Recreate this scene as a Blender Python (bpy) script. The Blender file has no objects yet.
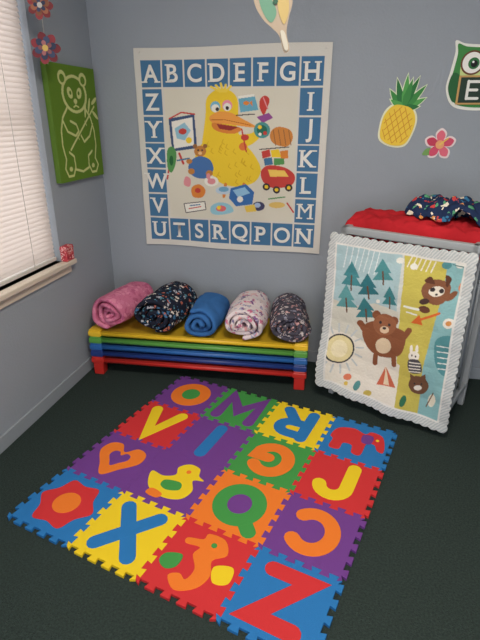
import bpy, bmesh, math, random
import numpy as np
from mathutils import Vector, Matrix, noise
random.seed(3)
S=bpy.context.scene
S.view_settings.view_transform='Standard'
S.view_settings.look='None'
col=S.collection

# ------------------------------------------------------------ helpers
def lin(c):
    o=[]
    for v in c[:3]:
        v/=255.
        o.append(v/12.92 if v<=.04045 else ((v+.055)/1.055)**2.4)
    return tuple(o)
def lin4(c): return lin(c)+(1,)
MATS={}
def mat(name,c,rough=.6,bump=0,bscale=60,var=0,vscale=8,metal=0,spec=.3,sheen=0):
    if name in MATS: return MATS[name]
    m=bpy.data.materials.new(name); m.use_nodes=True; nt=m.node_tree; b=nt.nodes['Principled BSDF']
    b.inputs['Base Color'].default_value=lin4(c); b.inputs['Roughness'].default_value=rough
    b.inputs['Metallic'].default_value=metal; b.inputs['Specular IOR Level'].default_value=spec
    tc=nt.nodes.new('ShaderNodeTexCoord')
    if var:
        n=nt.nodes.new('ShaderNodeTexNoise'); n.inputs['Scale'].default_value=vscale; n.inputs['Detail'].default_value=4
        nt.links.new(tc.outputs['Object'],n.inputs['Vector'])
        r=nt.nodes.new('ShaderNodeValToRGB')
        l=lin(c)
        r.color_ramp.elements[0].position=.3; r.color_ramp.elements[1].position=.7
        r.color_ramp.elements[0].color=tuple(x*(1-var) for x in l)+(1,)
        r.color_ramp.elements[1].color=tuple(min(1,x*(1+var)) for x in l)+(1,)
        nt.links.new(n.outputs['Fac'],r.inputs['Fac']); nt.links.new(r.outputs['Color'],b.inputs['Base Color'])
    if bump:
        n2=nt.nodes.new('ShaderNodeTexNoise'); n2.inputs['Scale'].default_value=bscale; n2.inputs['Detail'].default_value=3
        nt.links.new(tc.outputs['Object'],n2.inputs['Vector'])
        bp=nt.nodes.new('ShaderNodeBump'); bp.inputs['Strength'].default_value=bump; bp.inputs['Distance'].default_value=.01
        nt.links.new(n2.outputs['Fac'],bp.inputs['Height']); nt.links.new(bp.outputs['Normal'],b.inputs['Normal'])
    MATS[name]=m
    return m
def cm(c,rough=.65):
    return mat('paint_%d_%d_%d'%tuple(c[:3]),c,rough)
def pattern(name,base,cols,scale=22,thr=.38,bump=.3):
    m=bpy.data.materials.new(name); m.use_nodes=True; nt=m.node_tree; b=nt.nodes['Principled BSDF']
    b.inputs['Roughness'].default_value=.9; b.inputs['Specular IOR Level'].default_value=.1
    tc=nt.nodes.new('ShaderNodeTexCoord')
    nz=nt.nodes.new('ShaderNodeTexNoise'); nz.inputs['Scale'].default_value=scale*1.4
    nt.links.new(tc.outputs['Object'],nz.inputs['Vector'])
    mx=nt.nodes.new('ShaderNodeVectorMath'); mx.operation='SCALE'; mx.inputs['Scale'].default_value=.06
    nt.links.new(nz.outputs['Color'],mx.inputs[0])
    ad=nt.nodes.new('ShaderNodeVectorMath'); ad.operation='ADD'
    nt.links.new(tc.outputs['Object'],ad.inputs[0]); nt.links.new(mx.outputs[0],ad.inputs[1])
    v=nt.nodes.new('ShaderNodeTexVoronoi'); v.inputs['Scale'].default_value=scale
    nt.links.new(ad.outputs[0],v.inputs['Vector'])
    sp=nt.nodes.new('ShaderNodeSeparateColor'); nt.links.new(v.outputs['Color'],sp.inputs[0])
    r=nt.nodes.new('ShaderNodeValToRGB'); r.color_ramp.interpolation='CONSTANT'
    e=r.color_ramp.elements
    while len(e)<len(cols): e.new(.5)
    for i,c in enumerate(cols):
        e[i].position=i/len(cols); e[i].color=lin4(c)
    nt.links.new(sp.outputs[0],r.inputs['Fac'])
    lt=nt.nodes.new('ShaderNodeMath'); lt.operation='LESS_THAN'; lt.inputs[1].default_value=thr
    nt.links.new(v.outputs['Distance'],lt.inputs[0])
    mix=nt.nodes.new('ShaderNodeMix'); mix.data_type='RGBA'
    mix.inputs['A'].default_value=lin4(base)
    nt.links.new(lt.outputs[0],mix.inputs['Factor']); nt.links.new(r.outputs['Color'],mix.inputs['B'])
    nt.links.new(mix.outputs['Result'],b.inputs['Base Color'])
    n2=nt.nodes.new('ShaderNodeTexNoise'); n2.inputs['Scale'].default_value=30
    nt.links.new(tc.outputs['Object'],n2.inputs['Vector'])
    bp=nt.nodes.new('ShaderNodeBump'); bp.inputs['Strength'].default_value=bump; bp.inputs['Distance'].default_value=.02
    nt.links.new(n2.outputs['Fac'],bp.inputs['Height']); nt.links.new(bp.outputs['Normal'],b.inputs['Normal'])
    return m
def empty(name,loc=(0,0,0),rz=0):
    o=bpy.data.objects.new(name,None); o.location=loc; o.rotation_euler=(0,0,rz); o.empty_display_size=.1
    col.objects.link(o); return o
def finish(bm,name,mats,parent=None,smooth=False,bevel=0,matrix=None):
    me=bpy.data.meshes.new(name); bmesh.ops.recalc_face_normals(bm,faces=bm.faces[:]); bm.to_mesh(me); bm.free()
    for m in (mats if isinstance(mats,(list,tuple)) else [mats]): me.materials.append(m)
    if smooth:
        for p in me.polygons: p.use_smooth=True
    o=bpy.data.objects.new(name,me); col.objects.link(o)
    if parent: o.parent=parent
    if matrix: o.matrix_local=matrix
    if bevel:
        b=o.modifiers.new('bevel','BEVEL'); b.width=bevel; b.segments=3; b.limit_method='ANGLE'
    return o
def addbox(bm,lo,hi,mi=0,M=None):
    vs=[]
    for x in (lo[0],hi[0]):
        for y in (lo[1],hi[1]):
            for z in (lo[2],hi[2]):
                v=Vector((x,y,z)); v=M@v if M else v; vs.append(bm.verts.new(v))
    for f in ((0,1,3,2),(4,6,7,5),(0,4,5,1),(2,3,7,6),(0,2,6,4),(1,5,7,3)):
        bm.faces.new([vs[i] for i in f]).material_index=mi
def addcyl(bm,a,b,r,mi=0,n=12,r2=None):
    a=Vector(a);b=Vector(b);d=(b-a); z=d.normalized(); x=z.orthogonal().normalized(); y=z.cross(x)
    r2=r if r2 is None else r2
    A=[bm.verts.new(a+(x*math.cos(t)+y*math.sin(t))*r) for t in [2*math.pi*k/n for k in range(n)]]
    B=[bm.verts.new(b+(x*math.cos(t)+y*math.sin(t))*r2) for t in [2*math.pi*k/n for k in range(n)]]
    for k in range(n):
        f=bm.faces.new((A[k],A[(k+1)%n],B[(k+1)%n],B[k])); f.material_index=mi; f.smooth=True
    bm.faces.new(A[::-1]).material_index=mi; bm.faces.new(B).material_index=mi
def box(name,lo,hi,m,parent=None,bevel=0):
    bm=bmesh.new(); addbox(bm,lo,hi); return finish(bm,name,m,parent,bevel=bevel)
def prism(bm,pts,z0,z1,mi,T=lambda x,y,z:Vector((x,y,z))):
    lo=[bm.verts.new(T(x,y,z0)) for x,y in pts]; hi=[bm.verts.new(T(x,y,z1)) for x,y in pts]
    n=len(pts)
    bm.faces.new(hi).material_index=mi; bm.faces.new(lo[::-1]).material_index=mi
    for k in range(n):
        bm.faces.new((lo[k],lo[(k+1)%n],hi[(k+1)%n],hi[k])).material_index=mi
def sm(p,n=6):
    o=[];N=len(p)
    for i in range(N):
        a,b,c,d=[np.array(p[(i+k)%N],float) for k in (-1,0,1,2)]
        for t in np.linspace(0,1,n,endpoint=False):
            o.append(tuple(.5*((2*b)+(-a+c)*t+(2*a-5*b+4*c-d)*t*t+(-a+3*b-3*c+d)*t**3)))
    return o
def ell(cx,cy,rx,ry,rot=0,n=28):
    return [(cx+rx*math.cos(t)*math.cos(rot)-ry*math.sin(t)*math.sin(rot),cy+rx*math.cos(t)*math.sin(rot)+ry*math.sin(t)*math.cos(rot)) for t in [2*math.pi*k/n for k in range(n)]]
def arc(cx,cy,rx,ry,a0,a1,n=14):
    return [(cx+rx*math.cos(math.radians(a0+(a1-a0)*k/n)),cy+ry*math.sin(math.radians(a0+(a1-a0)*k/n))) for k in range(n+1)]
def stroke(p,w):
    P=[np.array(q,float) for q in p]; L=[];Rr=[]
    for i,q in enumerate(P):
        d0=P[i]-P[i-1] if i>0 else P[1]-P[0]; d1=P[i+1]-P[i] if i<len(P)-1 else d0
        d0=d0/np.linalg.norm(d0); d1=d1/np.linalg.norm(d1)
        n0=np.array([-d0[1],d0[0]]);n1=np.array([-d1[1],d1[0]]); m=n0+n1; m/=np.linalg.norm(m)
        s=min(2.2,1/max(.3,m@n0)); L.append(q+m*w/2*s); Rr.append(q-m*w/2*s)
    d=P[-1]-P[-2]; d/=np.linalg.norm(d); a=math.atan2(d[1],d[0])
    capE=[P[-1]+w/2*np.array([math.cos(a+t),math.sin(a+t)]) for t in (1.1,.55,0,-.55,-1.1)]
    d=P[0]-P[1]; a=math.atan2(d[1],d[0])
    capS=[P[0]+w/2*np.array([math.cos(a+t),math.sin(a+t)]) for t in (1.1,.55,0,-.55,-1.1)]
    return [tuple(x) for x in L+capE+Rr[::-1]+capS]
class Layers:
    """flat cut-paper style object: stacked coloured shapes on a plane"""
    def __init__(s,o,u,v,S=1):
        s.bm=bmesh.new(); s.m=[]; s.o=Vector(o); s.u=Vector(u).normalized(); s.v=Vector(v).normalized(); s.n=s.u.cross(s.v); s.k=0; s.S=S
    def add(s,pts,c,z=None,t=.0012,sc=1):
        m=cm(c); sc*=s.S
        if m not in s.m: s.m.append(m)
        if z is None: z=s.k*.0011; s.k+=1
        T=lambda x,y,zz: s.o+s.u*x*sc+s.v*y*sc+s.n*zz
        prism(s.bm,pts,z,z+t,s.m.index(m),T)
        return z
    def done(s,name,parent=None): return finish(s.bm,name,s.m,parent)

# painter -> vertex colours on a fine real surface
class Canvas:
    def __init__(s,W,H,quad,bg):
        s.W,s.H=W,H
        U,V=np.meshgrid((np.arange(W))/(W-1),(np.arange(H))/(H-1)); s.U,s.V=U,V
        if quad is None: s.X,s.Y=U.copy(),V.copy()
        else:
            A=[];b=[]
            for (u,v),(x,y) in zip([(0,0),(1,0),(1,1),(0,1)],quad):
                A.append([u,v,1,0,0,0,-u*x,-v*x]);b.append(x); A.append([0,0,0,u,v,1,-u*y,-v*y]);b.append(y)
            h=np.linalg.solve(np.array(A,float),np.array(b,float)); w=h[6]*U+h[7]*V+1
            s.X=(h[0]*U+h[1]*V+h[2])/w; s.Y=(h[3]*U+h[4]*V+h[5])/w
        s.a=np.ones((H,W,3))*np.array(lin(bg))
    def fill(s,m,c): s.a[m]=lin(c)
    def inpoly(s,p,X=None,Y=None):
        X=s.X if X is None else X; Y=s.Y if Y is None else Y
        m=np.zeros(X.shape,bool); n=len(p)
        for i in range(n):
            x0,y0=p[i];x1,y1=p[(i+1)%n]
            if y0==y1: continue
            c=((Y>=y0)!=(Y>=y1))&(X<(x1-x0)*(Y-y0)/(y1-y0)+x0); m^=c
        return m
    def poly(s,p,c): s.fill(s.inpoly(p),c)
    def blob(s,p,c): s.poly(sm(p,5),c)
    def uvrect(s,u0,v0,u1,v1,c): s.fill((s.U>=u0)&(s.U<=u1)&(s.V>=v0)&(s.V<=v1),c)
    def el(s,cx,cy,rx,ry,c,rot=0,ring=None):
        dx,dy=s.X-cx,s.Y-cy; x=dx*math.cos(rot)+dy*math.sin(rot); y=-dx*math.sin(rot)+dy*math.cos(rot)
        d=np.sqrt((x/rx)**2+(y/ry)**2)
        m=(d<=1) if ring is None else (np.abs(d-1)<=ring/min(rx,ry)/2)
        s.fill(m,c)
    def line(s,p,w,c):
        for (x0,y0),(x1,y1) in zip(p[:-1],p[1:]):
            dx,dy=x1-x0,y1-y0; L=dx*dx+dy*dy+1e-12
            t=np.clip(((s.X-x0)*dx+(s.Y-y0)*dy)/L,0,1)
            s.fill((s.X-x0-t*dx)**2+(s.Y-y0-t*dy)**2<(w/2)**2,c)
    def mesh(s,name,fn,m,parent=None,solid=0):
        P=fn(s.U,s.V).reshape(-1,3)
        W,H=s.W,s.H; idx=np.arange(W*H).reshape(H,W)
        F=np.stack([idx[:-1,:-1],idx[1:,:-1],idx[1:,1:],idx[:-1,1:]],-1).reshape(-1,4)
        me=bpy.data.meshes.new(name); me.vertices.add(W*H); me.vertices.foreach_set('co',P.astype('f').ravel())
        me.loops.add(F.size); me.loops.foreach_set('vertex_index',F.astype('i').ravel())
        me.polygons.add(len(F)); me.polygons.foreach_set('loop_start',np.arange(0,F.size,4,dtype='i'))
        me.polygons.foreach_set('use_smooth',np.ones(len(F),bool))
        me.update(calc_edges=True)
        at=me.color_attributes.new('Col','FLOAT_COLOR','POINT')
        c=np.concatenate([s.a.reshape(-1,3),np.ones((W*H,1))],1); at.data.foreach_set('color',c.astype('f').ravel())
        me.materials.append(m); o=bpy.data.objects.new(name,me); col.objects.link(o)
        if parent:o.parent=parent
        if solid:
            md=o.modifiers.new('solid','SOLIDIFY'); md.thickness=solid; md.offset=-1
        return o
def colmat(name,rough=.85,bump=0,bs=200):
    m=bpy.data.materials.new(name); m.use_nodes=True; nt=m.node_tree; b=nt.nodes['Principled BSDF']
    a=nt.nodes.new('ShaderNodeAttribute'); a.attribute_name='Col'; nt.links.new(a.outputs['Color'],b.inputs['Base Color'])
    b.inputs['Roughness'].default_value=rough; b.inputs['Specular IOR Level'].default_value=.15
    if bump:
        n=nt.nodes.new('ShaderNodeTexNoise'); n.inputs['Scale'].default_value=bs
        tc=nt.nodes.new('ShaderNodeTexCoord'); nt.links.new(tc.outputs['Object'],n.inputs['Vector'])
        bp=nt.nodes.new('ShaderNodeBump'); bp.inputs['Strength'].default_value=bump; bp.inputs['Distance'].default_value=.01
        nt.links.new(n.outputs['Fac'],bp.inputs['Height']); nt.links.new(bp.outputs['Normal'],b.inputs['Normal'])
    return m

# ------------------------------------------------------------ room
BY=.04; CZ=2.44; XR=3.0; YF=-4.2
wallm=mat('wall_paint',(153,161,170),.75,bump=.12,bscale=90,var=.03,vscale=1.5)
carp=mat('carpet',(54,65,62),.95,bump=.7,bscale=260,var=.28,vscale=150,spec=.05)
whit=mat('trim_white',(214,210,203),.5)
base=mat('baseboard_paint',(152,160,168),.5)
ceil=mat('ceiling_paint',(225,225,222),.9,bump=.2)
box('floor',(-.15,YF,-.1),(XR+.15,BY+.15,0),carp)
box('ceiling',(-.15,YF,CZ),(XR+.15,BY+.15,CZ+.1),ceil)
box('wall_back',(-.15,BY,0),(XR+.15,BY+.15,CZ),wallm)
box('wall_right',(XR,YF,0),(XR+.15,BY,CZ),wallm)
W0,W1,WZ0,WZ1=-1.75,-.50,.70,2.05
bm=bmesh.new()
addbox(bm,(-.15,YF,0),(0,BY,WZ0)); addbox(bm,(-.15,YF,WZ1),(0,BY,CZ))
addbox(bm,(-.15,W1,WZ0),(0,BY,WZ1)); addbox(bm,(-.15,YF,WZ0),(0,W0,WZ1))
finish(bm,'wall_left',wallm)
def baseboard(name,lo,hi): return box(name,lo,hi,base,bevel=.004)
baseboard('baseboard_left',(0,YF,0),(.012,BY-.012,.075))
baseboard('baseboard_back',(0,BY-.012,0),(XR,BY,.075))
baseboard('baseboard_right',(XR-.012,YF,0),(XR,BY-.012,.075))
# window
win=empty('window_1')
bm=bmesh.new()
addbox(bm,(-.12,W0,WZ0),(-.08,W0+.05,WZ1)); addbox(bm,(-.12,W1-.05,WZ0),(-.08,W1,WZ1))
addbox(bm,(-.12,W0,WZ0),(-.08,W1,WZ0+.05)); addbox(bm,(-.12,W0,WZ1-.05),(-.08,W1,WZ1)); addbox(bm,(-.115,W0,1.36),(-.085,W1,1.40))
finish(bm,'frame',whit,win)
gm=bpy.data.materials.new('glass'); gm.use_nodes=True; nt=gm.node_tree
nt.nodes.clear(); o_=nt.nodes.new('ShaderNodeOutputMaterial'); t_=nt.nodes.new('ShaderNodeBsdfTransparent'); g_=nt.nodes.new('ShaderNodeBsdfGlossy'); mx_=nt.nodes.new('ShaderNodeMixShader')
mx_.inputs[0].default_value=.06; g_.inputs['Roughness'].default_value=.02
nt.links.new(t_.outputs[0],mx_.inputs[1]); nt.links.new(g_.outputs[0],mx_.inputs[2]); nt.links.new(mx_.outputs[0],o_.inputs[0])
box('glass',(-.102,W0+.04,WZ0+.04),(-.098,W1-.04,WZ1-.04),gm,win)
sillm=mat('sill_paint',(214,202,186),.5)
box('sill_board',(-.08,W0-.06,WZ0-.025),(.045,W1+.075,WZ0),sillm,win,bevel=.005)
box('apron',(.0,W0-.04,WZ0-.07),(.016,W1+.06,WZ0-.025),sillm,win,bevel=.003)
# blinds
bl=empty('window_blinds')
slm=bpy.data.materials.new('blind_slat'); slm.use_nodes=True; nt=slm.node_tree; b=nt.nodes['Principled BSDF']
b.inputs['Base Color'].default_value=lin4((230,221,216)); b.inputs['Roughness'].default_value=.5
tr=nt.nodes.new('ShaderNodeBsdfTranslucent'); tr.inputs[0].default_value=lin4((242,230,220)); ms=nt.nodes.new('ShaderNodeMixShader'); ms.inputs[0].default_value=.38
nt.links.new(b.outputs[0],ms.inputs[1]); nt.links.new(tr.outputs[0],ms.inputs[2]); nt.links.new(ms.outputs[0],nt.nodes['Material Output'].inputs[0])
bm=bmesh.new(); z=WZ0+.045
while z<WZ1-.05:
    prev=None
    for k in range(5):
        s=(k/4-.5); a=math.radians(68)
        x=-.03+ -s*.028*math.cos(a)+.002*(1-4*s*s); zz=z+s*.028*math.sin(a)
        cur=(bm.verts.new((x,W0+.012,zz)),bm.verts.new((x,W1-.012,zz)))
        if prev: bm.faces.new((prev[0],prev[1],cur[1],cur[0])).smooth=True
        prev=cur
    z+=.0215
finish(bm,'slats',slm,bl)
box('bottom_rail',(-.043,W0+.012,WZ0+.008),(-.017,W1-.012,WZ0+.028),whit,bl,bevel=.003)
box('head_rail',(-.055,W0+.005,WZ1-.045),(-.008,W1-.005,WZ1-.002),whit,bl,bevel=.003)
bm=bmesh.new()
for yy in (W0+.2,(W0+W1)/2,W1-.2): addcyl(bm,(-.014,yy,WZ0+.02),(-.014,yy,WZ1-.04),.0012,n=6)
finish(bm,'cords',whit,bl)

# ------------------------------------------------------------ alphabet poster
PX0,PX1,PZ0,PZ1=.248,1.282,.680,1.724
Q=[(135,46),(334,46),(316,253),(146,243)]
C=Canvas(460,460,Q,(216,214,206))
u0,u1,v0,v1=.03,.97,.052,.972; cw=(u1-u0)/8; ch=(v1-v0)/7
cells=[]
for k in range(8): cells.append((k,0))
for k in range(5): cells.append((7,k+1))
for k in range(8): cells.append((7-k,6))
for k in range(5): cells.append((0,5-k))
BL=(76,120,158)
for (i,j) in cells:
    C.uvrect(u0+i*cw+.004,v0+j*ch+.004,u0+(i+1)*cw-.004,v0+(j+1)*ch-.004,BL)
C.uvrect(u0+cw+.006,v0+ch+.006,u1-cw-.006,v1-ch-.006,(218,214,198))
Y=(238,204,60); DK=(64,58,60); OR=(220,136,66); RD=(198,74,68); TE=(84,152,150); BR=(150,104,68); WH=(236,234,224); GR=(90,150,88); PK=(222,148,154)
C.poly([(170,118),(196,114),(198,148),(173,151)],(70,90,126)); C.poly([(173,121),(194,117),(195,145),(175,148)],WH)
C.line([(172,150),(168,178)],1.6,RD); C.line([(196,147),(199,160)],1.6,RD); C.poly([(176,128),(186,122),(192,130),(186,140),(178,138)],(150,195,215)); C.el(184,131,4,3,RD); C.line([(171,118),(183,112),(196,114)],1.5,RD)
C.el(190,140,3,3,Y)
C.blob([(168,150),(173,146),(177,152),(176,164),(172,172),(168,166)],GR); C.el(172,160,2,5,(50,104,66))
C.line([(180,153),(184,163)],2.2,RD); C.line([(178,160),(190,158)],1.5,BL)
body=[(208,100),(213,93),(222,89),(232,91),(239,99),(240,112),(238,124),(240,134),(247,145),(256,157),(261,170),(256,181),(244,186),(232,186),(220,182),(211,172),(206,160),(203,146),(205,130),(207,116)]
C.blob(body,Y)
for a in range(5): C.line([(222+a*1.5,92),(213+a*5,84+abs(a-2)*1.5)],2.2,(244,214,84))
rng=np.random.RandomState(5)
msk=C.inpoly(sm([(209,140),(240,140),(254,160),(256,176),(240,183),(220,178),(209,160)],4))
for _ in range(34):
    x=rng.uniform(208,254);y=rng.uniform(138,180)
    i=np.argmin((C.X-x)**2+(C.Y-y)**2)
    if msk.flat[i]: C.line([(x,y),(x-1.5,y+3),(x+1,y+5)],.7,(216,174,44))
C.el(217,107,5,5.5,(120,185,215)); C.el(229,106,5,5.5,(235,150,170)); C.el(217,108.5,4,4,WH); C.el(229,107.5,4,4,WH); C.el(219,109.5,1.7,2,DK); C.el(229,108.5,1.7,2,DK)
C.poly(sm([(211,117),(220,112),(232,113),(243,119),(258,128),(244,127),(226,124),(214,123)],4),(236,162,80)); C.poly(sm([(214,123),(228,125),(243,129),(236,134),(224,133),(215,129)],4),OR); C.poly([(218,124),(240,127.5),(232,131),(221,129)],(150,60,58)); C.line([(212,120),(226,120),(252,126)],.7,(190,104,50))
C.blob([(206,142),(198,150),(196,160),(203,162),(210,154)],Y); C.blob([(240,136),(252,134),(262,128),(264,134),(254,144),(246,146)],Y)
C.line([(226,184),(224,196)],3,OR);C.line([(244,184),(248,194)],3,OR)
C.el(201,151,6,5.5,(190,130,70)); C.el(196,146,2.2,2.2,BR); C.el(206,146,2.2,2.2,BR); C.el(199,150,.9,1,DK);C.el(203,150,.9,1,DK); C.el(201,153,2,1.6,(230,190,140))
C.blob([(192,160),(201,156),(211,160),(214,170),(206,178),(194,176),(189,168)],(76,116,172)); C.el(192,171,3.4,3,(190,130,70)); C.el(210,173,3.4,3,(190,130,70)); C.el(190,161,3,2.5,(190,130,70))
C.poly([(240,97),(256,95),(260,111),(242,113)],(110,172,196)); C.el(248,104,3,2,OR); C.poly([(251,104),(254,101),(254,107)],OR); C.poly([(240,97),(256,95),(256,97.5),(240,99.5)],WH)
C.blob([(262,100),(267,97),(271,101),(269,108),(265,116),(261,108)],RD); C.line([(265,99),(269,110)],1.2,PK)
C.poly([(258,118),(270,114),(274,119),(264,124)],(150,84,150)); C.line([(238,116),(256,115)],1,DK)
C.el(263,131,8,8,TE); C.el(263,131,5,5,(50,112,94)); C.el(261,128,2,2,Y); C.el(266,134,2,2,RD); C.el(261,135,1.6,1.6,WH)
C.blob([(272,132),(279,128),(290,131),(293,139),(288,147),(277,146),(271,140)],(206,136,72)); 
for k in range(4): C.line([(274+k*5,131),(276+k*5,146)],.8,BR)
C.el(246,138,4,3,RD); C.el(244,147,4,4,(224,124,70)); C.line([(243,130),(247,152)],1.4,RD)
C.poly([(262,152),(270,150),(271,157),(263,159)],RD);C.poly([(271,151),(279,150),(281,158),(272,158)],Y);C.poly([(280,152),(288,151),(288,159),(281,160)],OR);C.poly([(264,159),(272,158),(273,165),(265,166)],BL);C.poly([(274,159),(284,159),(284,165),(274,166)],GR)
C.line([(260,150),(289,148)],1,DK)
C.blob([(261,172),(268,166),(284,168),(294,176),(290,186),(272,188),(263,182)],RD); C.poly([(268,170),(284,171),(288,177),(270,177)],(240,200,100))
for x,y in ((266,187),(276,190),(288,188)): C.el(x,y,3.6,3.6,DK);C.el(x,y,1.8,1.8,Y)
C.el(212,181,7,5,WH); C.el(212,181,4,3,PK); C.el(209,176,2,3,PK); C.el(224,190,8,4,(190,210,225)); C.el(224,189,5,2.6,(120,170,200))
C.poly([(231,188),(246,184),(254,192),(252,204),(236,206),(229,198)],(66,114,176)); C.poly([(233,190),(245,187),(250,193),(238,197)],(150,195,225)); C.el(240,199,3,3,WH)
C.blob([(192,187),(200,184),(206,190),(202,197),(193,196)],OR); C.el(198,190,3,2.5,RD)
C.poly([(184,203),(205,201),(206,209),(186,212)],WH); C.line([(184,203),(205,201),(206,209),(186,212),(184,203)],.8,DK); C.line([(190,205),(200,204)],1,BL); C.line([(189,208),(201,206)],1,RD)
C.blob([(211,206),(219,202),(229,204),(233,211),(222,214),(212,213)],(150,200,215)); C.el(221,208,5,3,(226,116,116)); C.el(219,207,2,2,Y)
C.el(258,206,6,4.5,(70,70,100)); C.el(257,205,3,2.4,(170,190,220))
C.poly([(244,206),(254,204),(256,211),(246,212)],(230,198,90)); C.blob([(186,176),(191,179),(190,186),(184,184)],PK)
C.el(276,205,8,3,(222,190,110)); C.line([(268,199),(284,197)],1.2,(90,150,90)); C.line([(286,203),(292,212)],1.5,RD)
def poster_fn(U,V):
    x=PX0+(PX1-PX0)*U
    z=PZ1-(PZ1-PZ0)*V+.004*np.sin(U*9)*(V>.9)*(V-.9)*10-.004*np.sin(U*6)*(V<.1)*(.1-V)*10
    y=BY-.007-.004*np.abs(np.sin(U*7+V*2))-.003*np.abs(np.sin(V*5+U*3))*V-.0012*np.sin(U*31+6*np.sin(V*4))-.001*np.sin(V*27+5*np.sin(U*5))
    return np.stack([x,y,z],-1)
poster=empty('alphabet_poster',(.765,BY-.01,1.2))
pinv=Matrix.Translation((-.765,-(BY-.01),-1.2))
o=C.mesh('cloth',poster_fn,colmat('poster_print',.9,.15),poster); o.matrix_local=pinv
letters='ABCDEFGHIJKLMNOPQRSTUVWXYZ'
SER={'A':'ac','B':'ad','D':'ad','E':'ad','F':'ad','H':'acdf','I':'be','K':'acdf','L':'ad','M':'acdf','N':'adf','P':'ad','R':'adc','T':'b','U':'df','V':'df','W':'df','X':'acdf','Y':'bdf'}
bm=bmesh.new()
for ch_,(i,j) in zip(letters,cells):
    cu=bpy.data.curves.new('t','FONT'); cu.body=ch_; cu.size=.118; cu.offset=0 if ch_=='M' else .0022; cu.align_x='CENTER'
    ob=bpy.data.objects.new('t',cu); col.objects.link(ob); bpy.context.view_layer.update()
    me=bpy.data.meshes.new_from_object(ob); bpy.data.objects.remove(ob)
    cx=PX0+(PX1-PX0)*(u0+(i+.5)*cw); cz=PZ1-(PZ1-PZ0)*(v0+(j+.5)*ch)
    k0=len(bm.verts); bm.from_mesh(me); bm.verts.ensure_lookup_table()
    vs=bm.verts[k0:]; x0=min(v.co.x for v in vs);x1=max(v.co.x for v in vs);y0=min(v.co.y for v in vs);y1=max(v.co.y for v in vs)
    for v in vs: v.co=Vector((cx+v.co.x-(x0+x1)/2,BY-.0172,cz+v.co.y-(y0+y1)/2))
    hw,hh=(x1-x0)/2,(y1-y0)/2
    for s_ in SER.get(ch_,''):
        ix='abc'.find(s_); top=ix<0
        if top: ix='def'.find(s_)
        if ch_=='I' : top=s_=='e'; ix=1
        if ch_=='Y' and s_=='b': ix=1
        sx={0:-hw+.008,1:0,2:hw-.008}[ix]
        if ch_ in 'AXVWY' and ix!=1: sx=(-1 if ix==0 else 1)*(hw-.006)
        sy=(hh-.003) if top else (-hh+.003)
        q=[bm.verts.new((cx+sx+a*.017,BY-.0178,cz+sy+b*.0035)) for a,b in ((-1,-1),(1,-1),(1,1),(-1,1))]
        bm.faces.new(q)
    if ch_=='M':
        for a in (-1,1):
            q=[bm.verts.new((cx+a*(hw-.006)+p*.006,BY-.0181,cz+r_*hh)) for p,r_ in ((-1,-1),(1,-1),(1,1),(-1,1))]; bm.faces.new(q)
    bpy.data.meshes.remove(me)
me_=finish(bm,'letters',cm((230,230,224)),poster,matrix=pinv)
bm=bmesh.new()
for x in (PX0+.03,PX1-.03): addcyl(bm,(x,BY-.004,PZ1-.02),(x,BY-.018,PZ1-.02),.006)
finish(bm,'pins',whit,poster,matrix=pinv)

# ------------------------------------------------------------ panda canvas
C=Canvas(180,230,None,(98,132,44))
LN=(206,212,140); PG=(98,132,44)
def ring(cx,cy,rx,ry,w=.024,rot=0): C.el(cx,cy,rx,ry,LN,ring=w,rot=rot)
ring(.5,.24,.25,.15,.026); C.el(.27,.11,.085,.06,LN); C.el(.71,.11,.085,.06,LN); C.el(.27,.115,.05,.035,PG); C.el(.71,.115,.05,.035,PG)
C.el(.40,.23,.06,.045,LN,rot=.5); C.el(.60,.23,.06,.045,LN,rot=-.5); C.el(.41,.23,.022,.018,PG); C.el(.59,.23,.022,.018,PG); C.el(.5,.30,.04,.022,LN); C.line([(.5,.30),(.5,.335),(.45,.35)],.015,LN); C.line([(.5,.335),(.56,.35)],.015,LN)
C.line([(.30,.36),(.19,.44),(.13,.55),(.12,.68),(.16,.80)],.024,LN); C.line([(.70,.36),(.80,.44),(.86,.56),(.87,.70),(.82,.82)],.024,LN)
C.line([(.18,.46),(.26,.56),(.42,.60),(.50,.56),(.46,.50),(.34,.47)],.022,LN); C.line([(.84,.50),(.74,.61),(.60,.66),(.54,.60)],.022,LN)
C.line([(.16,.80),(.12,.88),(.17,.95),(.28,.95),(.34,.88),(.33,.78),(.24,.74)],.022,LN); C.line([(.82,.82),(.88,.89),(.82,.95),(.71,.95),(.65,.88),(.66,.79),(.76,.75)],.022,LN); C.line([(.34,.90),(.50,.93),(.65,.90)],.022,LN)
C.el(.235,.89,.035,.022,LN); C.el(.75,.89,.035,.022,LN)
C.line([(.28,.72),(.92,.34)],.020,LN); C.line([(.46,.60),(.49,.635)],.012,LN); C.line([(.66,.475),(.69,.51)],.012,LN)
for x,y,r in ((.80,.33,-1.1),(.93,.42,.5),(.70,.37,-1.3),(.93,.29,-.4)): C.el(x,y,.075,.020,LN,rot=r)
pan=empty('panda_wall_art')
box('stretched_canvas',(.0005,-.450,1.085),(.030,-.012,1.625),mat('canvas_green',(88,120,42),.8),pan,bevel=.003)
C.mesh('printed_face',lambda U,V:np.stack([.0305+0*U,-.450+.438*U,1.625-.540*V],-1),colmat('canvas_print',.8,.1),pan)

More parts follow.
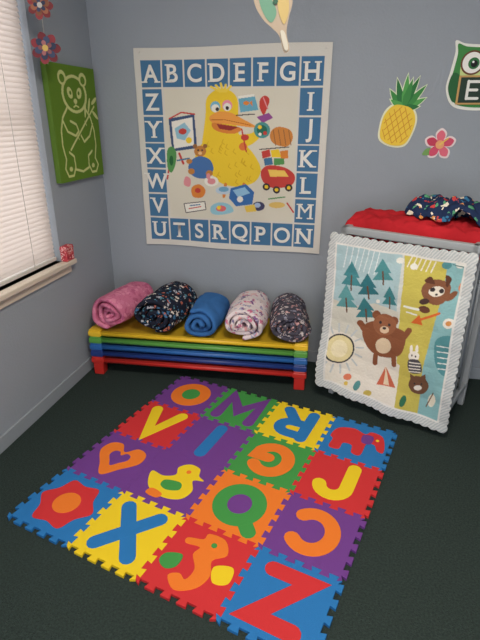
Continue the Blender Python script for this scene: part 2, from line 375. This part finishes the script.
# ------------------------------------------------------------ wall decals
def wallL(x,z,S=1): return Layers((x,BY-.0012,z),(1,0,0),(0,0,1),S)
L=wallL(1.625,1.360); rt=-.22
def rr(p,a=rt): return [(x*math.cos(a)-y*math.sin(a),x*math.sin(a)+y*math.cos(a)) for x,y in p]
leaves=[(-.012,.075,-.85,.10),(.012,.075,.85,.10),(-.008,.08,-.5,.13),(.008,.08,.5,.13),(0,.085,-.2,.14),(0,.085,.2,.14),(0,.08,0,.13),(0,.075,-1.25,.075),(0,.075,1.25,.075)]
def leaf(x,y,a,l,w=.017):
    pts=[(-w*.6,0),(-w,l*.35),(-w*.5,l*.75),(0,l),(w*.5,l*.75),(w,l*.35),(w*.6,0)]
    return [(x+px*math.cos(-a)-py*math.sin(-a),y+px*math.sin(-a)+py*math.cos(-a)) for px,py in pts]
L.add(rr(sm([(0,-.108),(-.065,-.09),(-.084,-.03),(-.082,.04),(-.05,.085),(0,.095),(.05,.085),(.082,.04),(.084,-.03),(.065,-.09)])),(235,236,205),z=0)
for k,(x,y,a,l) in enumerate(leaves): L.add(rr(leaf(x,y,a,l+.008,.022)),(226,236,205),z=.0002+k*.00005,t=.001)
for k,(x,y,a,l) in enumerate(leaves): L.add(rr(leaf(x,y,a,l)),[(62,140,70),(84,165,84),(44,118,62)][k%3],z=.0016+k*.0002,t=.001)
L.add(rr(sm([(0,-.100),(-.058,-.083),(-.076,-.03),(-.074,.035),(-.045,.078),(0,.087),(.045,.078),(.074,.035),(.076,-.03),(.058,-.083)])),(240,205,70),z=.004)
for s in (-1,1):
    for k in range(-4,5):
        pts=[]
        for t in np.linspace(-.12,.12,25):
            x=k*.03+t*.55*s*1.2; y=t
            if (x/.072)**2+((y+.006)/.09)**2<.95: pts.append((x,y))
        if len(pts)>2: L.add(rr(stroke([pts[0],pts[-1]],.0035)),(212,150,48),z=.0053+.0002*(s+1)+k*.00002,t=.0006)
L.done('pineapple_wall_decal')
L=wallL(1.835,1.268)
for k in range(5):
    a=k*2*math.pi/5+.3; L.add(sm([(0,0),(.055*math.cos(a-.5),.055*math.sin(a-.5)),(.076*math.cos(a),.076*math.sin(a)),(.055*math.cos(a+.5),.055*math.sin(a+.5))]),(238,222,222),z=.0001*k)
for k in range(5):
    a=k*2*math.pi/5+.3; L.add(sm([(0,0),(.046*math.cos(a-.45),.046*math.sin(a-.45)),(.066*math.cos(a),.066*math.sin(a)),(.046*math.cos(a+.45),.046*math.sin(a+.45))]),[(214,82,110),(228,110,130),(200,64,92)][k%3],z=.0018+.0002*k)
L.add(ell(0,0,.02,.02),(238,170,120),z=.004); L.add(stroke([(0,0),(.035,.03)],.006),(240,205,100),z=.0055)
L.add(sm([(-.02,-.045),(-.075,-.05),(-.06,-.02),(-.03,-.02)]),(120,165,95),z=.0014)
L.done('flower_wall_decal')
# owl with board
L=wallL(1.978,1.565,.93)
out=sm([(-.145,.115),(-.150,.165),(-.10,.150),(0,.145),(.10,.150),(.150,.165),(.145,.115),(.155,.03),(.165,-.05),(.13,-.125),(.06,-.150),(-.06,-.150),(-.13,-.125),(-.165,-.05),(-.155,.03)])
L.add(out,(236,238,230)); 
L.add([(x*.91,y*.91) for x,y in out],(66,140,72))
L.add(sm([(-.09,.10),(-.11,.03),(-.08,-.06),(0,-.10),(.08,-.06),(.11,.03),(.09,.10),(0,.08)]),(205,225,150))
for s in (-1,1):
    L.add(sm([(s*.14,.02),(s*.155,-.05),(s*.12,-.115),(s*.085,-.06),(s*.10,.0)]),(40,100,56),z=.0036)
    L.add(ell(s*.058,.065,.055,.055),(110,70,50),z=.0046); L.add(ell(s*.058,.065,.047,.047),(245,245,240),z=.0058); L.add(ell(s*.052,.062,.026,.026),(52,120,70),z=.007); L.add(ell(s*.050,.060,.016,.016),(25,25,28),z=.0082); L.add(ell(s*.056,.068,.005,.005),(250,250,250),z=.0094)
L.add([(-.014,.045),(.014,.045),(0,.012)],(230,150,50),z=.0066)
L.add([(-.11,.008),(.11,.008),(.11,-.125),(-.11,-.125)],(200,160,100),z=.0080); L.add([(-.100,.0),(.100,.0),(.100,-.117),(-.100,-.117)],(38,62,50),z=.0092)
for p in ([(-.062,-.018),(-.062,-.098)],[(-.062,-.020),(-.010,-.020)],[(-.062,-.058),(-.018,-.058)],[(-.062,-.097),(-.010,-.097)],[(.02,-.02),(.02,-.098)],[(.02,-.02),(.06,-.02),(.06,-.055),(.02,-.058)],[(.03,-.06),(.062,-.098)]):
    L.add(stroke(p,.013),(235,238,232),z=.0104+.0002*random.random())
L.done('owl_wall_sign')

# ------------------------------------------------------------ hanging ornaments
def string(name,a,b,parent): 
    bm=bmesh.new(); addcyl(bm,a,b,.0008,n=6); return finish(bm,name,cm((190,188,180)),parent)
bird=empty('hanging_paper_bird'); bo=(1.168,-1.0,1.664)
L=Layers(bo,(.974,.225,0),(0,0,1),1.06)
L.add(sm([(-.05,.085),(-.015,.10),(.03,.09),(.05,.05),(.042,.01),(.036,-.03),(.046,-.072),(.030,-.080),(.016,-.040),(-.005,-.020),(-.03,.0),(-.052,.03),(-.06,.06)]),(154,140,124))
L.add(sm([(-.045,.055),(-.03,.015),(-.008,-.006),(.006,.02),(-.012,.055),(-.03,.075)]),(92,134,114))
L.add(sm([(.008,.06),(.012,.02),(.028,-.01),(.040,.02),(.036,.055)]),(172,152,100)); L.add(ell(-.02,.075,.02,.012,.4),(156,88,78)); L.add(sm([(.018,-.03),(.030,-.03),(.042,-.068),(.032,-.074)]),(176,172,160)); L.add(ell(.002,.045,.007,.007),(46,84,68))
L.done('paper_body',bird); string('string',(bo[0],bo[1],bo[2]+.09),(bo[0],bo[1],CZ),bird)
gar=empty('hanging_flower_garland')
def rosette(name,c,cols,s):
    L=Layers(c,(.93,.36,0),(0,0,1))
    for r,n,cc,z in ((.062,7,cols[0],0),(.046,6,cols[1],.003),(.030,5,cols[2],.006)):
        for k in range(n):
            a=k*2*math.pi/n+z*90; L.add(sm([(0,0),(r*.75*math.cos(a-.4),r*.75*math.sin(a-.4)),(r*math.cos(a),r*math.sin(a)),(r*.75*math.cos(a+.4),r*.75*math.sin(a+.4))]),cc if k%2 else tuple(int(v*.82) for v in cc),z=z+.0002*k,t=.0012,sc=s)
    L.add(ell(0,0,.012,.012),cols[3],z=.009,sc=s); L.done(name,gar)
rosette('paper_flower_1',(.12,-.575,1.660),[(142,58,66),(66,78,108),(168,108,112),(210,180,100)],1.0)
rosette('paper_flower_2',(.12,-.575,1.815),[(156,68,72),(170,110,84),(70,80,112),(200,196,190)],.85)
string('string',(.12,-.573,1.60),(.12,-.573,CZ),gar)
# small patterned box on sill
bm=bmesh.new(); addbox(bm,(-.004,-.035,0),(.032,.035,.078)); addbox(bm,(-.006,-.037,.06),(.034,.037,.068))
finish(bm,'small_gift_box',pattern('gift_print',(188,70,80),[(230,170,170),(150,50,60),(220,110,110),(240,220,210)],55,.45,.1),bevel=.003,matrix=Matrix.Translation((.006,-.470,WZ0+.0005)))

# ------------------------------------------------------------ stacked cots
ca=math.atan2(.09,1.21); CW=1.235; CD=.36
cots=empty('stacked_nap_cots',(.048,-.42,0),ca)
cc=[(196,44,38),(30,58,128),(44,104,176),(92,160,70),(238,196,44)]
pz=[.075,.118,.160,.202,.244]
for k,(c,z) in enumerate(zip(cc,pz)):
    m=mat('cot_plastic_%d'%k,c,.4,spec=.5); fm=mat('cot_fabric_%d'%k,tuple(int(v*.9) for v in c),.85,bump=.2,bscale=300)
    bm=bmesh.new()
    h=.030
    for x in (0,CW-.075):   # moulded end pieces
        addbox(bm,(x,.0,z),(x+.075,CD,z+h),0)
        for y in (0,CD-.07): # corner leg blocks nest on the cot below
            bot=.0 if k==0 else z-.013
            addbox(bm,(x+.008,y+.006,bot),(x+.067,y+.064,z+.002),0)
            addbox(bm,(x+.004,y+.003,z+h-.001),(x+.071,y+.067,z+h+.009),0)
    finish(bm,'end_frames_%d'%(k+1),m,cots,bevel=.007)
    bm=bmesh.new()
    for y in (.018,CD-.018): addcyl(bm,(.05,y,z+.014),(CW-.05,y,z+.014),.0145,n=16)
    finish(bm,'side_rails_%d'%(k+1),m,cots)
    bm=bmesh.new(); n=20; prev=None
    for i in range(n+1):
        t=i/n; y=.006+(CD-.012)*t; zz=z+.030-.006*math.sin(math.pi*t)
        cur=(bm.verts.new((.06,y,zz)),bm.verts.new((CW-.06,y,zz)))
        if prev: bm.faces.new((prev[0],prev[1],cur[1],cur[0])).smooth=True
        prev=cur
    o=finish(bm,'bed_fabric_%d'%(k+1),fm,cots); md=o.modifiers.new('s','SOLIDIFY'); md.thickness=.003
# ------------------------------------------------------------ rolled blankets
def roll(x,y0,length,rx,rz,rot,m,turns=3.2,seed=0,flip=1,zb=.279):
    r0=.10; N=int(turns*30); Mx=22; me=bmesh.new(); g=[]
    for i in range(N+1):
        th=2*math.pi*turns*i/N; r=r0+(1-r0-.06)*(i/N)
        row=[]
        for j in range(Mx+1):
            s=j/Mx; e=1-.10*abs(2*s-1)**4
            end=.012*math.sin(th*2.1+seed)+.010*math.sin(th*.7+seed*2)
            w=1+.08*noise.noise(Vector((math.cos(th)*1.5+seed*7,math.sin(th)*1.5,s*5)))+.02*math.sin(s*9+seed)
            w+=.035*noise.noise(Vector((math.cos(th)*4+seed*3,math.sin(th)*4,s*9)))*(i/N)
            px=rx*r*math.cos(th*flip-math.pi/2)*w*e; pz=rz*r*math.sin(th*flip-math.pi/2)*w*e
            if pz<0: pz*=.78
            row.append(me.verts.new((px,(s-.5)*(length+end*2),pz)))
        g.append(row)
    for i in range(N):
        for j in range(Mx): me.faces.new((g[i][j],g[i+1][j],g[i+1][j+1],g[i][j+1])).smooth=True
    mn=min(v.co.z for v in me.verts)
    M=Matrix.Translation((x,y0+length/2,zb-mn+.012))@Matrix.Rotation(rot,4,'Z')
    o=finish(me,'rolled_blanket',m,smooth=True,matrix=M)
    md=o.modifiers.new('s','SOLIDIFY'); md.thickness=.024; md.offset=0
    sb=o.modifiers.new('sub','SUBSURF'); sb.levels=1; sb.render_levels=1
    return o
mp=pattern('blanket_pink',(206,118,150),[(222,140,168),(190,98,134),(212,128,158)],30,.5,.3)
md_=pattern('blanket_space',(34,38,52),[(225,215,205),(70,120,160),(190,110,90),(90,140,160),(180,180,190)],34,.36)
mb=mat('blanket_blue',(58,108,168),.9,bump=.3,bscale=25,var=.12,vscale=9,spec=.1)
mo=pattern('blanket_owl',(226,214,216),[(130,90,140),(205,120,150),(120,110,140),(225,170,170),(170,170,195)],32,.42)
mg=pattern('blanket_grey',(78,76,88),[(200,190,190),(205,160,160),(60,58,70),(140,140,160)],38,.42)
roll(.200,-.395,.34,.125,.112,-.18,mp,3.0,1)
roll(.450,-.395,.36,.142,.122,-.10,md_,3.0,2,-1)
roll(.690,-.375,.33,.112,.098,.02,mb,2.6,3)
roll(.920,-.370,.34,.125,.105,.06,mo,3.0,4,-1)
roll(1.160,-.345,.33,.118,.105,.14,mg,3.2,5)

# ------------------------------------------------------------ crib
A=Vector((1.40,-.315,0)); _v=Vector((1.962,-.574,0))-A; ang=math.atan2(_v.y,_v.x); WW=_v.length; DD=.345; HH=.915
crib=empty('baby_crib',A,ang)
gm_=mat('crib_paint',(166,171,175),.4)
bm=bmesh.new(); p=.030
for x in (0,WW-p):
    for y in (0,DD-p): addbox(bm,(x,y,0),(x+p,y+p,HH-.02))
for y in (0.003,DD-p+.003):
    addbox(bm,(p*.5,y,.10),(WW-p*.5,y+.024,.135)); 
    addbox(bm,(0,y-.003,HH-.036),(WW,y+.030,HH))
for x in (.003,WW-p+.003):
    addbox(bm,(x,p*.5,.10),(x+.024,DD-p*.5,.135)); addbox(bm,(x-.003,0,HH-.036),(x+.030,DD,HH))
finish(bm,'frame',gm_,crib,bevel=.006)
bm=bmesh.new()
for k in range(1,8):
    x=p+ (WW-2*p)*k/8
    for y in (.015,DD-.015): addcyl(bm,(x,y,.12),(x,y,HH-.03),.0055)
for k in range(1,3):
    y=p+(DD-2*p)*k/3
    for x in (.015,WW-.015): addcyl(bm,(x,y,.12),(x,y,HH-.03),.0055)
finish(bm,'slats',gm_,crib)
box('mattress_board',(.03,.03,.66),(WW-.03,DD-.03,.68),gm_,crib)
box('mattress',(.036,.036,.68),(WW-.036,DD-.036,.80),cm((120,130,140)),crib,bevel=.02)
MC=Matrix.Translation(A)@Matrix.Rotation(ang,4,'Z')
def ss(a,b,t):
    t=min(1,max(0,(t-a)/(b-a))); return t*t*(3-2*t)
def fold(x,y,s):
    q=Vector((x*6+s,y*6,s)); w=noise.noise(q*.7)*2.2
    a=1-abs(noise.noise(Vector((x*7+w*.5+s,y*10+w,s*2))))*2
    b_=1-abs(noise.noise(Vector((x*15+w+s,y*13,s*3))))*2
    return .65*a+.35*b_
def h_red(x,y):
    ins=ss(.034,.085,y)*ss(.034,.075,DD-y)
    over_l=ss(-.045,.0,x); over_r=ss(-.02,.03,WW-x)
    mound=math.sin(math.pi*min(1,max(0,(x+.05)/(WW+.1))))**.6
    top=.922+.022*mound*ss(.034,.16,y)+.030*fold(x,y,3)*ins
    top=max(top,.921) if (x<.04 or x>WW-.04) else top
    edge_=.845
    hz=edge_+(top-edge_)*ins
    out_=.80+.03*math.sin(y*22)
    k=min(over_l,over_r)
    return out_+(hz-out_)*k if k<1 else hz
def cloth(name,x0,x1,y0,y1,fn,m,nx=130,ny=80,edgef=None,th=.006):
    bm=bmesh.new(); g=[]
    for i in range(nx+1):
        row=[]
        for j in range(ny+1):
            a,b_=i/nx,j/ny; x=x0+(x1-x0)*a; y=y0+(y1-y0)*b_
            if edgef: x,y=edgef(a,b_,x,y)
            row.append(bm.verts.new((x,y,fn(x,y))))
        g.append(row)
    for i in range(nx):
        for j in range(ny): bm.faces.new((g[i][j],g[i+1][j],g[i+1][j+1],g[i][j+1]))
    o=finish(bm,name,m,None,smooth=True,matrix=MC)
    md=o.modifiers.new('s','SOLIDIFY'); md.thickness=th; md.offset=1
    return o
redm=mat('red_fleece',(186,40,48),.95,bump=.4,bscale=40,var=.12,vscale=10,spec=.1)
cloth('red_blanket',-.045,WW-.005,.036,DD-.036,h_red,redm)
def h_pat(x,y):
    cx_,cy_=.43,.215
    r=math.sqrt(((x-cx_)/.215)**2+((y-cy_)/.105)**2)
    d=max(0,1-r*r)
    return h_red(x,y)+.016+.055*d**.55+.030*max(0,fold(x*1.2,y*1.2,8))*min(1,d*2.5)
def ragged(a,b_,x,y):
    cx_,cy_=.43,.215; u_,v_=2*a-1,2*b_-1
    # square to wobbly rounded outline
    k=1+.10*math.sin(3*math.atan2(v_,u_)+1)+.06*math.sin(7*math.atan2(v_,u_))
    return cx_+.205*k*u_*math.sqrt(1-.38*v_*v_), cy_+.098*min(k,1.05)*v_*math.sqrt(1-.38*u_*u_)
cloth('patterned_blanket',.2,.6,.1,.3,h_pat,pattern('navy_print',(38,52,84),[(60,120,160),(200,70,70),(235,225,205),(90,160,120),(225,150,80)],28,.42),120,80,ragged,.008)

# ------------------------------------------------------------ quilt
Qp=[(333,229),(478,254),(444,432),(318,378)]
C=Canvas(300,380,Qp,(216,220,214))
C.poly([(330,225),(402,225),(396,300),(392,400),(310,380)],(174,202,208))
C.poly([(330,292),(352,300),(372,298),(398,306),(396,402),(316,378),(322,300)],(212,212,200))
C.poly([(402,225),(452,240),(440,300),(424,360),(414,430),(392,420),(396,340),(402,280)],(206,194,96))
C.poly([(450,240),(482,250),(446,436),(412,430),(424,360),(440,300)],(142,190,194))
C.poly([(326,320),(350,330),(384,352),(398,360),(394,402),(316,378)],(232,228,216))
for k in range(7): C.line([(350+k*5,238+k),(344+k*5,262+k)],1,(220,230,232))
for x,y,s,c in ((352,270,14,(74,140,148)),(368,280,13,(56,118,128)),(347,292,14,(100,162,166)),(364,304,13,(64,130,138)),(382,266,13,(84,148,152)),(388,292,11,(66,130,136))):
    C.poly([(x,y-s),(x-s*.6,y),(x+s*.6,y+2)],c); C.poly([(x,y-s*.4),(x-s*.75,y+s*.6),(x+s*.75,y+s*.7)],c); C.line([(x,y),(x,y+s)],1.4,(110,80,60))
for a in range(16):
    t=a*math.pi/8; C.line([(339+15*math.cos(t),343+17*math.sin(t)),(339+22*math.cos(t),343+25*math.sin(t))],1.6,(196,204,206))
C.el(339,343,13,15,(66,66,70)); C.el(339,343,11.5,13.5,(232,220,168)); C.el(339,343,7,9,(244,234,196))
BB=(140,88,62)
C.blob([(360,331),(362,320),(374,316),(392,320),(404,327),(404,338),(398,350),(382,352),(367,344)],BB); C.line([(365,330),(358,318)],6,BB); C.line([(401,334),(408,325)],6,BB); C.el(374,310,4.5,4.5,BB); C.el(393,315,4.5,4.5,BB); C.el(383,319,12.5,10.5,(156,102,74)); C.el(378.5,317,1.5,1.5,DK);C.el(388,319,1.5,1.5,DK); C.el(383,324,5,3.6,(226,200,170)); C.el(383,322.5,2,1.3,DK); C.el(382,340,8,8,(226,206,176)); C.line([(374,350),(373,358)],5,BB); C.line([(392,352),(392,360)],5,BB)
C.poly([(383,362),(374,380),(394,383)],(206,110,84)); C.poly([(383,362),(381,380),(387,381)],(236,216,186))
C.blob([(421,284),(428,276),(440,276),(450,282),(448,294),(438,300),(426,296)],(138,92,68)); C.blob([(424,276),(430,272),(434,280)],(100,64,50)); C.blob([(445,272),(451,276),(446,284)],(100,64,50)); C.el(436,287,8,5,(236,228,214)); C.el(432,285,2.6,2.2,DK); C.el(441,287,2.6,2.2,DK); C.el(436,290,1.4,1.2,DK); C.el(424,296,5,3,(80,60,56)); C.el(452,292,7,3,(138,92,68),rot=-.6); C.el(424,304,6,3.4,(110,72,56),rot=.3)
for k in range(6): C.line([(405+k*5,262+k*1.2),(410+k*5,252+k*1.2)],1.3,(240,236,220))
C.el(412,262,4,3,(240,240,230)); C.el(446,262,5,4,(90,150,156)); C.el(460,262,5,4,(234,236,230)); C.line([(452,262),(470,266)],1,(90,130,130))
C.line([(420,314),(440,308)],2.4,(220,110,56)); C.poly([(419,309),(410,317),(422,320)],(220,110,56)); C.line([(404,300),(418,304)],2.2,(236,240,230)); C.line([(406,306),(416,309)],1.4,(236,240,230))
C.blob([(436,336),(446,330),(455,335),(452,356),(444,372),(436,360)],(90,150,156)); 
for k in range(5): C.line([(438,340+k*6),(450,343+k*6)],1.2,(230,238,236))
C.el(450,318,6,5,(236,232,222)); C.el(450,318,3,2.5,(214,150,90)); C.el(464,300,5,9,(100,156,156),rot=.4); C.el(462,284,3,5,(220,140,100),rot=.3)
C.el(414,350,6,5,(240,236,226)); C.el(411,343,1.6,4,(240,236,226)); C.el(417,343,1.6,4,(240,236,226)); C.blob([(408,354),(420,354),(422,366),(410,366)],(80,78,84)); C.el(412,349,.9,1,DK); C.el(416,350,.9,1,DK)
for k in range(4): C.line([(409,356+k*3),(421,357+k*3)],1,(240,236,226))
C.blob([(408,378),(414,370),(424,372),(428,382),(422,390),(412,388)],(120,86,66)); C.poly([(410,374),(410,367),(416,371)],(120,86,66)); C.poly([(420,371),(426,368),(426,376)],(120,86,66)); C.el(417,383,4,3,(244,238,226)); C.el(414,378,1,1,DK);C.el(421,379,1,1,DK)
C.el(402,396,3,6,(60,120,90),rot=.3); C.el(430,398,4,7,(240,234,214),rot=.2); C.line([(424,404),(432,390)],1.2,(110,80,60)); C.el(346,372,4,3,(222,130,100)); C.el(356,380,3,5,(90,150,150),rot=.4); C.el(345,378,2,2,(220,190,90)); C.el(366,388,4,3,(200,180,90))
C.el(398,256,4,3,(240,240,230));C.el(376,296,2,2,WH);C.el(434,246,3,3,WH)
bd=.058; B=(C.U<bd)|(C.U>1-bd)|(C.V<bd*.85)|(C.V>1-bd*.85)
C.fill(B,(214,217,216)); st=((C.U*46+C.V*50)%1<.42)&B; C.fill(st,(182,191,194)); 
inn=((np.abs(C.U-bd)<.006)|(np.abs(C.U-1+bd)<.006))&(C.V>bd*.8)&(C.V<1-bd*.8)|((np.abs(C.V-bd*.85)<.005)|(np.abs(C.V-1+bd*.85)<.005))&(C.U>bd)&(C.U<1-bd); C.fill(inn,(228,228,224))
TL,TR,BRc,BLc=[np.array(v) for v in ((1.366,-.352,.893),(1.954,-.616,.892),(1.950,-.632,.041),(1.350,-.375,.092))]
nn=np.array([math.sin(ang),-math.cos(ang),0])
def quilt_fn(U,V):
    sc=.007
    du=sc*np.abs(np.sin(V*math.pi*22)); dv=sc*np.abs(np.sin(U*math.pi*17))
    eu=np.where(U<.03,-(1-U/.03),np.where(U>.97,(U-.97)/.03,0)); ev=np.where(V<.03,-(1-V/.03),np.where(V>.97,(V-.97)/.03,0))
    u=U+eu*du/.62; v=V+ev*dv/.8
    P=((1-u)*(1-v))[...,None]*TL+(u*(1-v))[...,None]*TR+(u*v)[...,None]*BRc+((1-u)*v)[...,None]*BLc
    w=.010*np.sin(U*8+V*3)+.016*np.sin(U*3.5-V*6+1)*V+.007*np.sin(U*19+V*9)+.003*np.abs(np.sin(U*25))*np.abs(np.sin(V*30))+.004*np.sin(V*17+4*np.sin(U*3))
    P=P+(w+.012)[...,None]*nn
    P[...,2]-=.012*np.sin(U*math.pi)*(1-V)
    return P
quilt=C.mesh('woodland_baby_quilt',quilt_fn,colmat('quilt_print',.95,.3,90),solid=.008)

# ------------------------------------------------------------ foam mat
T=.3; MX,MY,MA=.684,-.522,-.243
fmat=empty('foam_alphabet_play_mat',(MX,MY,0),MA)
tb=.0115
def edge(horizontal,i,j):
    nt_=5;h=.0095; pts=[]
    for k in range(nt_):
        c=(k+.5)/nt_
        pts+=[(c-.20/nt_,-1),(c-.29/nt_,1),(c+.29/nt_,1),(c+.20/nt_,-1)]
    o=[]
    for t,d in pts:
        if horizontal: o.append(((i-.5+t)*T,-(j-.5)*T+d*h))
        else: o.append(((i-.5)*T+d*h,-(j-.5+t)*T))
    return [((i-.5)*T,-(j-.5)*T)]+o
PU=(112,62,142); RE=(206,50,54); GN=(66,150,72); YE=(236,204,36); BU=(40,118,184); OG=(236,124,42)
tiles=[[PU,GN,YE,BU],[RE,PU,GN,RE],[PU,PU,OG,PU],[BU,YE,RE,BU]]
def foam(c): return mat('foam_%d_%d_%d'%c,c,.75,bump=.25,bscale=400,spec=.25)
W=.23
glyph={
 'O':[arc(0,0,.30,.33,90,450,32)],
 'M':[[(-.36,-.40),(-.34,.38),(0,-.12),(.34,.38),(.36,-.40)]],
 'R':[[(-.24,-.42),(-.24,.40)],[(-.24,.34),(.05,.34)]+arc(.06,.15,.20,.19,90,-90,10)+[(-.24,-.04)],[(.0,-.04),(.28,-.42)]],
 'V':[[(-.30,.40),(0,-.36),(.30,.40)]],
 'I':[[(0,.40),(0,-.40)]],
 'G':[arc(0,0,.30,.34,40,330,26)+[(.28,-.02),(.06,-.02)]],
 'J':[[(.18,.40),(.18,-.12)]+arc(-.04,-.14,.22,.22,0,-170,12)],
 'Q':[arc(0,0,.30,.32,90,450,32),[(.12,-.18),(.36,-.44)]],
 'C':[arc(.03,0,.30,.34,45,315,24)],
 'X':[[(-.29,-.38),(.29,.38)],[(-.29,.38),(.29,-.38)]],
 'Z':[[(-.27,.36),(.27,.36),(-.27,-.36),(.27,-.36)]],
}
lay=[['O','M','R','elephant'],['V','I','G','J'],['heart','duck','Q','C'],['flower','X','seahorse','Z']]
lc={'O':OG,'M':PU,'R':BU,'V':YE,'I':BU,'G':OG,'J':YE,'Q':GN,'C':OG,'X':BU,'Z':RE}
rotd={'R':math.pi,'G':math.pi,'C':math.pi,'M':0}
for j in range(4):
    for i in range(4):
        c=tiles[j][i]; bm=bmesh.new(); ms=[foam(c)]
        loop=edge(True,i,j)+edge(False,i+1,j)
        e3=edge(True,i,j+1); e4=edge(False,i,j)
        cBR=((i+.5)*T,-(j+.5)*T); cBL=((i-.5)*T,-(j+.5)*T)
        loop+=[cBR]+e3[1:][::-1]+[cBL]+e4[1:][::-1]
        prism(bm,loop[::-1],0,tb,0)
        cx,cy=i*T,-j*T; g=lay[j][i]; cnt=[0]
        def put(pts,c_,lv=1,s=.27,rot=0,h=None):
            m=foam(c_)
            if m not in ms: ms.append(m)
            cnt[0]+=1
            q=[(cx+s*(x*math.cos(rot)-y*math.sin(rot)),cy+s*(x*math.sin(rot)+y*math.cos(rot))) for x,y in pts]
            prism(bm,q,tb-.004,tb+.0014*lv+.00025*cnt[0],ms.index(m))
        if g in glyph:
            for st_ in glyph[g][::-1]:
                if g in 'OQ' and len(st_)>20:
                    put(ell(0,0,.42,.45,n=40),lc[g],1,.25); put(ell(0,0,.19,.21,n=32),PU if g=='Q' else GN,1.5,.25)
                else: put(stroke(st_,W),lc[g],1,.25,rotd.get(g,0))
        elif g=='heart':
            H=sm([(0,.18),(-.16,.34),(-.36,.28),(-.40,.05),(-.2,-.2),(0,-.42),(.2,-.2),(.40,.05),(.36,.28),(.16,.34)]); put(H,OG); put([(x*.45,y*.45) for x,y in H],PU,1.6)
        elif g=='flower':
            put(sm([((.44 if k%2==0 else .35)*math.cos(k*math.pi/6),(.44 if k%2==0 else .35)*math.sin(k*math.pi/6)) for k in range(12)]),RE,1,.29); put(ell(0,0,.20,.20),OG,1.6)
        elif g=='duck':
            put(sm([(-.40,.02),(-.20,.0),(-.05,.10),(-.10,.25),(.02,.38),(.2,.36),(.27,.22),(.38,.16),(.24,.10),(.34,-.08),(.28,-.28),(.05,-.36),(-.22,-.30),(-.36,-.14)]),YE,1,.29); put(sm([(-.12,-.06),(.12,-.02),(.18,-.16),(0,-.24),(-.14,-.18)]),GN,1.6); put(ell(.1,.24,.04,.04),OG,1.6); put(sm([(-.2,-.30),(.0,-.34),(-.04,-.44),(-.24,-.42)]),OG,1.3)
        elif g=='elephant':
            put(sm([(-.42,-.02),(-.36,.22),(-.12,.32),(.08,.24),(.16,.34),(.34,.30),(.42,.10),(.44,-.12),(.34,-.10),(.28,.02),(.16,.0),(.14,-.32),(0,-.32),(-.04,-.14),(-.18,-.14),(-.20,-.32),(-.36,-.32),(-.36,-.10)],4),RE,1,.29); put(sm([(.06,.20),(.22,.22),(.22,.02),(.08,.0)]),PU,1.6,.29); put(ell(.32,.16,.03,.03),YE,1.6)
        elif g=='seahorse':
            put(sm([(-.10,.40),(.12,.40),(.24,.22),(.12,.08),(.20,-.10),(.14,-.30),(-.06,-.42),(-.22,-.30),(-.12,-.22),(-.02,-.26),(0,-.10),(-.12,.06),(-.10,.18),(-.28,.16),(-.30,.24),(-.12,.30)],4),OG,1,.3); put(sm([(.18,.02),(.38,.10),(.42,-.10),(.26,-.16)]),YE,1.2,.3); put(sm([(-.40,-.06),(-.22,.0),(-.20,-.16),(-.30,-.24),(-.42,-.18)]),GN,1.2,.3); put(ell(.04,.27,.035,.035),GN,1.8,.3)
        finish(bm,'tile_%d'%(j*4+i+1),ms,fmat,bevel=.0012)

# ------------------------------------------------------------ lights
fx=empty('ceiling_light')
dm=bpy.data.materials.new('diffuser'); dm.use_nodes=True; b=dm.node_tree.nodes['Principled BSDF']; b.inputs['Emission Color'].default_value=(1,.93,.82,1); b.inputs['Emission Strength'].default_value=3
bm=bmesh.new(); addcyl(bm,(1.5,-1.9,CZ),(1.5,-1.9,CZ-.03),.20,n=40); addcyl(bm,(1.5,-1.9,CZ-.03),(1.5,-1.9,CZ-.08),.19,1,n=40,r2=.13)
finish(bm,'fixture',[whit,dm],fx)
la=bpy.data.lights.new('lamp','AREA'); la.shape='DISK'; la.size=.6; la.energy=37; la.color=(1,.89,.75)
lo=bpy.data.objects.new('lamp',la); lo.location=(1.5,-1.9,CZ-.10); col.objects.link(lo); lo.parent=fx
w=bpy.data.worlds.new('w'); S.world=w; w.use_nodes=True; bg=w.node_tree.nodes['Background']; bg.inputs[0].default_value=(.97,.965,1,1); bg.inputs[1].default_value=2.0

# ------------------------------------------------------------ camera
yaw,pitch,roll_=.227,.396,.002
cy,sy,cp,sp=math.cos(yaw),math.sin(yaw),math.cos(pitch),math.sin(pitch)
f=Vector((-sy*cp,cy*cp,-sp)); r=Vector((cy,sy,0)); u=r.cross(f)
r,u=r*math.cos(roll_)+u*math.sin(roll_),u*math.cos(roll_)-r*math.sin(roll_)
cam=bpy.data.cameras.new('camera'); cam.sensor_fit='VERTICAL'; cam.sensor_height=32; cam.lens=490.4*32/640; cam.clip_start=.02
co=bpy.data.objects.new('camera',cam); col.objects.link(co)
M=Matrix(((r.x,u.x,-f.x,1.454),(r.y,u.y,-f.y,-2.687),(r.z,u.z,-f.z,1.401),(0,0,0,1))); co.matrix_world=M
S.camera=co
